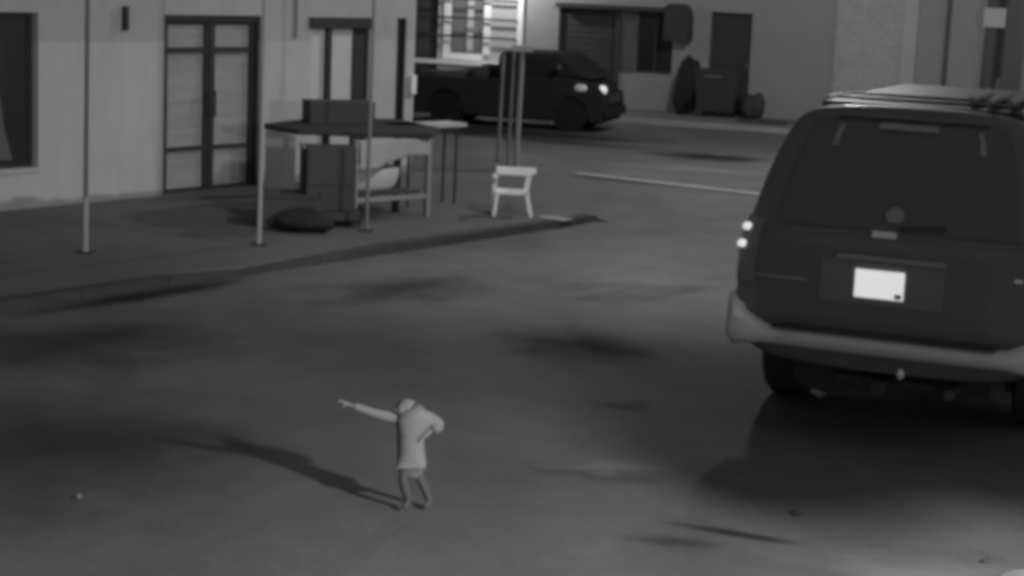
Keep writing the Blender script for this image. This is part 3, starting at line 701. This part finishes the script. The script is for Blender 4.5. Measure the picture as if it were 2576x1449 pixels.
# box on the table, cart, crates, plank table
bo = thing('storage_box', 'dark grey box standing on the market table top', 'box', Vector((-1.99, 19.94, .92)), .35)
obj('box_body', bx(-.36, .36, -.2, .2, 0, .21), M['trolley'], bo)
obj('lid', bx(-.362, .362, -.203, .203, .212, .235), M['trolley'], bo)
CT = thing('trolley', 'dark upright wheeled trolley left of the market table legs', 'trolley', S(-.12, 2.62), A_ST-.7)
cb = BM(); box(cb, -.25, .25, -.2, .2, .16, .80); obj('bin_body', cb, M['trolley'], CT)
obj('panel', bx(-.23, .23, -.212, -.202, .42, .77), M['trolley'], CT)
obj('base', bx(-.33, .30, -.28, .28, .07, .155), M['black'], CT)
for x in (-.27, .27):
    for y in (-.24, .24):
        wh = obj('wheel', tube(BM(), (x, y-.02, .05), (x, y+.02, .05), .05, n=14), M['tyre'], CT)
obj('handle', tube(BM(), (-.28, -.18, .80), (-.28, .18, .80), .014), M['galv'], CT)
obj('upright', tube(BM(), (-.28, 0, .16), (-.28, 0, .80), .02), M['dark'], CT)
c1 = thing('crate', 'low black plastic crate right beside the pale door pole', 'crate', S(-.52, 2.45), A_ST-.75)
for nm, a in (('side_panel', (-.32, .32, -.24, -.22, .01, .34)), ('side_panel', (-.32, .32, .22, .24, .01, .34)), ('end_panel', (-.32, -.30, -.22, .22, .01, .34)), ('end_panel', (.30, .32, -.22, .22, .01, .34)), ('base', (-.30, .30, -.22, .22, .01, .03)), ('rim', (-.34, .34, -.26, -.242, .31, .34))):
    obj(nm, bx(*a), M['black'], c1)
place('rubbish_bag', blob(BM(), (0, 0, .10), (.30, .22, .12), 9, .2, 77), M['bag'], S(-.72, 2.85, .0), 0, 'slumped black bag at the foot of the trolley', 'bag')
ST = thing('side_table', 'low folding table with a thin pale top edge, right of the market table', 'table', S(1.98, 2.25), A_ST-.15)
obj('tabletop', bx(-.62, .42, -.16, .16, .88, .92), M['panel'], ST)
obj('apron', bx(-.50, .34, -.12, .12, .83, .878), M['dark'], ST)
for x in (-.40, .32):
    for y in (-.10, .10): obj('leg', beam(BM(), (x, y, 0), (x, y, .828), .022, .022), M['dark'], ST)
# pale sheet hanging at the back of the stall
place('hanging_sheet', mod_bevel(obj('k', bx(0, .1, 0, .1, 0, .1), M['cloth'], None), .01).data and bx(-.24, .24, -.006, .006, .0, .78), M['cloth'], S(1.15, .75, .02), A_ST, 'pale sheet propped under the stall beside the double door', 'sheet', smooth=False)
for o in [o for o in bpy.data.objects if o.name == 'k']: bpy.data.objects.remove(o)

# ------------------------------------------------------------------ white slatted stool at the corner
CH = thing('plastic_chair', 'small white plastic chair with slatted back at the pavement corner', 'chair', S(2.05, 3.35), A_ST-.9)
cs = M['whiteplastic']
obj('seat', mod_bevel(obj('k', bx(0, .1, 0, .1, 0, .1), cs, CH), .01).data and bx(-.17, .20, -.17, .17, .24, .265), cs, CH)
for o in [o for o in bpy.data.objects if o.name == 'k']: bpy.data.objects.remove(o)
for x, y, dx, dy in ((-.15, -.15, -.03, -.03), (-.15, .15, -.03, .03), (.18, -.15, .05, -.03), (.18, .15, .05, .03)):
    obj('leg', beam(BM(), (x, y, .24), (x+dx, y+dy, .0), .035, .03), cs, CH)
for y in (-.13, -.05, .03, .11): obj('back_slat', beam(BM(), (-.17, y, .05), (-.18, y, .40), .045, .02), cs, CH)
obj('back_rail', beam(BM(), (-.18, -.16, .41), (-.18, .16, .41), .03, .03), cs, CH)
obj('armrest', beam(BM(), (-.16, .17, .47), (.28, .17, .47), .10, .06), cs, CH)
obj('armrest', beam(BM(), (-.16, -.17, .47), (.22, -.17, .47), .05, .03), cs, CH)
for y in (-.17, .17): obj('arm_post', beam(BM(), (-.17, y, .40), (-.15, y, .47), .03, .03), cs, CH); obj('arm_post', beam(BM(), (.17, y, .26), (.2, y, .455), .03, .03), cs, CH)
bm = BM(); prism(bm, [(0, 0), (.22, .06), (.42, -.12), (.30, -.30), (.08, -.16)], .002, .012)
place('paper_sheet', bm, M['palewood'], S(2.15, 3.6, .0)+Vector((.02, -.04, RZ*0)), 0, 'flattened pale cardboard lying by the white chair', 'cardboard', smooth=False)

# ------------------------------------------------------------------ the small figure
PX = thing('person', 'small pale figure in a hooded top crossing the road, one arm stretched out left', 'person', (-.41, 8.81, RZ))
def skin(name, V, E_, Rr, m, parent, sub=2, root=0):
    me = bpy.data.meshes.new(name); me.from_pydata(V, E_, []); me.materials.append(m)
    o = bpy.data.objects.new(name, me); COL.objects.link(o); o.parent = parent
    sk = o.modifiers.new('skin', 'SKIN'); sk.use_smooth_shade = True
    if not me.skin_vertices: me.attributes
    for i, r in enumerate(Rr):
        me.skin_vertices[0].data[i].radius = (r, r) if not hasattr(r, '__len__') else r
    me.skin_vertices[0].data[root].use_root = True
    s_ = o.modifiers.new('sub', 'SUBSURF'); s_.levels = s_.render_levels = sub
    return o
def with_skin(me):
    pass
def skin2(name, pts, edges, m, parent, sub=2):
    """pts: list of (x,y,z,r)"""
    bm = BM(); lay = bm.verts.layers.skin.verify(); vs = []
    for i, p in enumerate(pts):
        v = bm.verts.new(p[:3]); v[lay].radius = (p[3], p[3] if len(p) < 5 else p[4]); v[lay].use_root = (i == 0); vs.append(v)
    for a, b in edges: bm.edges.new((vs[a], vs[b]))
    me = bpy.data.meshes.new(name); bm.to_mesh(me); bm.free(); me.materials.append(m)
    o = bpy.data.objects.new(name, me); COL.objects.link(o); o.parent = parent
    o.modifiers.new('skin', 'SKIN').use_smooth_shade = True
    s_ = o.modifiers.new('sub', 'SUBSURF'); s_.levels = s_.render_levels = sub
    return o
# body: pelvis root, spine, neck, head, arms with fingers, legs with feet
P = [(-.065, 0, .30, .036), (-.065, 0, .37, .036), (-.06, -.005, .43, .04), (-.076, -.010, .478, .02), (-.090, -.016, .503, .034), (-.104, -.024, .528, .034),  # 0-5 head
     (-.118, .0, .452, .02), (-.25, -.02, .492, .013), (-.37, -.03, .538, .010), (-.392, -.031, .546, .012),                                                 # 6-9 left arm
     (-.01, .0, .462, .02), (.07, .015, .452, .015), (.01, -.05, .40, .011), (-.008, -.06, .392, .012),                                                     # 10-13 right arm, hand to hip
     (-.085, -.02, .27, .026), (-.095, -.04, .165, .019), (-.06, -.02, .05, .012), (-.085, -.045, .02, .011),                                              # 14-17 left leg
     (-.045, .02, .27, .026), (-.005, .01, .155, .019), (.045, .03, .035, .012), (.015, .0, .014, .011)]                                                     # 18-21 right leg
Ed = [(0, 1), (1, 2), (2, 3), (3, 4), (4, 5), (2, 6), (6, 7), (7, 8), (8, 9), (2, 10), (10, 11), (11, 12), (12, 13), (0, 14), (14, 15), (15, 16), (16, 17), (0, 18), (18, 19), (19, 20), (20, 21)]
for k, (dy, dz, ln) in enumerate(((-.013, .006, .030), (-.005, .009, .036), (.004, .008, .034), (.012, .004, .027))):
    i0 = len(P); P += [(-.398-.35*ln, -.031+dy*.8, .548+dz, .0042), (-.398-.75*ln, -.031+dy, .549+dz*1.1, .0038), (-.398-ln, -.031+dy*1.1, .546+dz, .003)]
    Ed += [(9, i0), (i0, i0+1), (i0+1, i0+2)]
i0 = len(P); P += [(-.393, -.046, .538, .0045), (-.406, -.056, .531, .0035)]; Ed += [(9, i0), (i0, i0+1)]
for k in range(4):
    i0 = len(P); P += [(-.018-.004*k, -.062+.006*k, .380-.002*k, .004), (-.024-.004*k, -.058+.006*k, .366, .003)]; Ed += [(13, i0), (i0, i0+1)]
bd = skin2('body', P, Ed, M['skin'], PX)
# hooded top
T = [(-.058, 0, .31, .074), (-.055, 0, .24, .066), (-.048, 0, .155, .044), (-.066, 0, .38, .074), (-.055, 0, .45, .080), (-.078, -.004, .50, .074), (-.098, -.008, .532, .068),
     (-.13, 0, .47, .036), (-.24, -.018, .495, .025), (-.36, -.028, .535, .022), (.015, .005, .478, .066), (.078, .012, .448, .052), (.05, -.03, .41, .034)]
skin2('hooded_top', T, [(0, 1), (1, 2), (0, 3), (3, 4), (4, 5), (5, 6), (4, 7), (7, 8), (8, 9), (4, 10), (10, 11), (11, 12)], M['top'], PX)
skin2('trousers', [(-.065, 0, .25, .036), (-.088, -.025, .215, .027), (-.096, -.042, .165, .025), (-.062, -.02, .05, .019), (-.09, -.047, .022, .016), (-.04, .015, .215, .027), (-.003, .01, .155, .025), (.043, .03, .04, .019), (.012, -.003, .018, .016)],
      [(0, 1), (1, 2), (2, 3), (3, 4), (0, 5), (5, 6), (6, 7), (7, 8)], M['trousers'], PX)
# face: faces left and down, inside the hood
obj('hood', blob(BM(), (-.086, .006, .520), (.058, .052, .056), 10, .05, 3), M['top'], PX, smooth=True)
fc = BM(); blob(fc, (-.110, -.018, .522), (.031, .030, .036), 8, 0)
blob(fc, (-.141, -.030, .520), (.008, .006, .009), 5, 0)
obj('face', fc, M['skin'], PX, smooth=True)
for dy in (-.054, -.030):
    obj('eye', blob(BM(), (-.136, dy+.018, .531), (.005, .005, .004), 5, 0), M['black'], PX, smooth=True)
obj('mouth', bx(-.141, -.134, -.036, -.020, .504, .507), M['trim'], PX)

# ------------------------------------------------------------------ litter on the road
for i, (x, y, rx_, lab) in enumerate([(1.52, 9.02, .035, 'small dark stone on the lit road below the SUV shadow'), (2.33, 8.35, .03, 'dark stone near the lower right corner of the road'), (2.05, 8.02, .04, 'dark lump at the bottom edge of the road, right side'), (-2.12, 8.75, .012, 'tiny pale pebble on the dark road at lower left')]):
    o = blob(BM(), (0, 0, .01), (rx_, rx_*.6, .014), 6, .2, i)
    place('stone', o, M['stone'] if i < 3 else M['palewood'], (x, y, RZ+.005), .3*i, lab, 'stone', 'stones on the road')
place('manhole_cover', tube(BM(), (0, 0, 0), (0, 0, .012), .2, n=32), M['gutter'], (2.52, 8.05, RZ+.001), 0, 'pale round cover cut off by the lower right corner', 'manhole cover', smooth=False)

# ------------------------------------------------------------------ street tree whose shadow falls behind the SUV
TR = thing('street_tree', 'small leafy street tree out of view at the right, shading the SUV rear', 'tree', (4.6, 7.6, RZ))
tb = BM(); tube(tb, (0, 0, 0), (-.1, -.1, .8), .05, .04); tube(tb, (-.1, -.1, .8), (-1.1, -1.0, 1.9), .035, .02); tube(tb, (-.1, -.1, .8), (-1.6, -1.2, 1.65), .025, .012); tube(tb, (-.1, -.1, .8), (-.5, -1.0, 2.1), .03, .015)
obj('trunk', tb, M['pole'], TR)
lf = BM(); rnd = random.Random(5)
for c, r, n in (((-1.70, -1.25, 1.74), (.24, .24, .17), 900), ((-1.20, -1.13, 2.12), (.50, .30, .58), 4200), ((-.50, -1.05, 2.1), (.45, .35, .5), 1500)):  # crown clusters shaped to block the near lamp from the SUV rear
    for i in range(n):
        while True:
            p = Vector((rnd.uniform(-1, 1), rnd.uniform(-1, 1), rnd.uniform(-1, 1)))
            if p.x**4+p.y**4+p.z**4 < 1: break
        p = Vector((p.x*r[0]+c[0], p.y*r[1]+c[1], p.z*r[2]+c[2])); a = Vector((rnd.uniform(-1, 1), rnd.uniform(-1, 1), rnd.uniform(-.6, .6))).normalized()*.055
        b = a.cross(Vector((rnd.uniform(-1, 1), rnd.uniform(-1, 1), rnd.uniform(-1, 1)))).normalized()*.032
        lf.faces.new([lf.verts.new(q) for q in (p-a, p-b, p+a, p+b)])
obj('crown', lf, mat('dark_leaves', .06, .7, .3), TR, kind='stuff')
# ------------------------------------------------------------------ lamps (out of the picture)
def lamp(spec, label, base, size=.12, tilt=None):
    hx, hy, hz = spec['head']
    L = thing('street_lamp', label, 'lamp', (base[0], base[1], RZ if hz > 5 else 0)); z0 = L.location.z
    dx, dy = hx-base[0], hy-base[1]
    obj('pole_shaft', tube(BM(), (0, 0, 0), (0, 0, hz+.25-z0), .08, .05, 14), M['pole'], L)
    obj('arm', tube(BM(), (0, 0, hz+.2-z0), (dx, dy, hz+.14-z0), .035), M['pole'], L)
    obj('lamp_head', bx(dx-.22, dx+.22, dy-.14, dy+.14, hz+.09-z0, hz+.19-z0), M['pole'], L)
    obj('bulb', blob(BM(), (dx, dy, hz+.05-z0), (.08, .08, .03), 8, 0), M['bulb'], L, smooth=True)
    ld = bpy.data.lights.new('lamp_light', 'SPOT' if 'aim' in spec else 'POINT'); ld.energy = spec['watt']; ld.shadow_soft_size = size
    lo = bpy.data.objects.new('lamp_light', ld); COL.objects.link(lo); lo.parent = L; lo.location = (dx, dy, hz-.12-z0)
    if 'aim' in spec:
        ld.spot_size = math.radians(spec['cone']); ld.spot_blend = 1
        lo.rotation_euler = (Vector(spec['aim'])-Vector(spec['head'])).to_track_quat('-Z', 'Y').to_euler()
lamp(LAMP_NEAR, 'low street lamp out of view to the right of the camera', (4.6, 2.4), .17)
lamp(LAMP_STREET, 'tall street lamp out of view over the parked SUV', (6.9, 14.0), .2)
lamp(LAMP_CROSS_FILL, 'added tall lamp out of view, brightening the cross street', (7.9, 24.4), .25)
wlm = thing('wall_lamp', 'wall lamp just above the picture on the far facade', 'lamp', (0, 0, 0))
hx, hy, hz = LAMP_WALL['head']
obj('bracket', tube(BM(), (hx+.25, hy+.9, hz+.2), (hx, hy, hz+.2), .02), M['pole'], wlm)
obj('lamp_shade', tube(BM(), (hx, hy, hz+.08), (hx, hy, hz+.22), .16, .06, 18), M['pole'], wlm)
ld = bpy.data.lights.new('lamp_light', 'POINT'); ld.energy = LAMP_WALL['watt']; ld.shadow_soft_size = .08
lo = bpy.data.objects.new('lamp_light', ld); COL.objects.link(lo); lo.parent = wlm; lo.location = (hx, hy, hz)
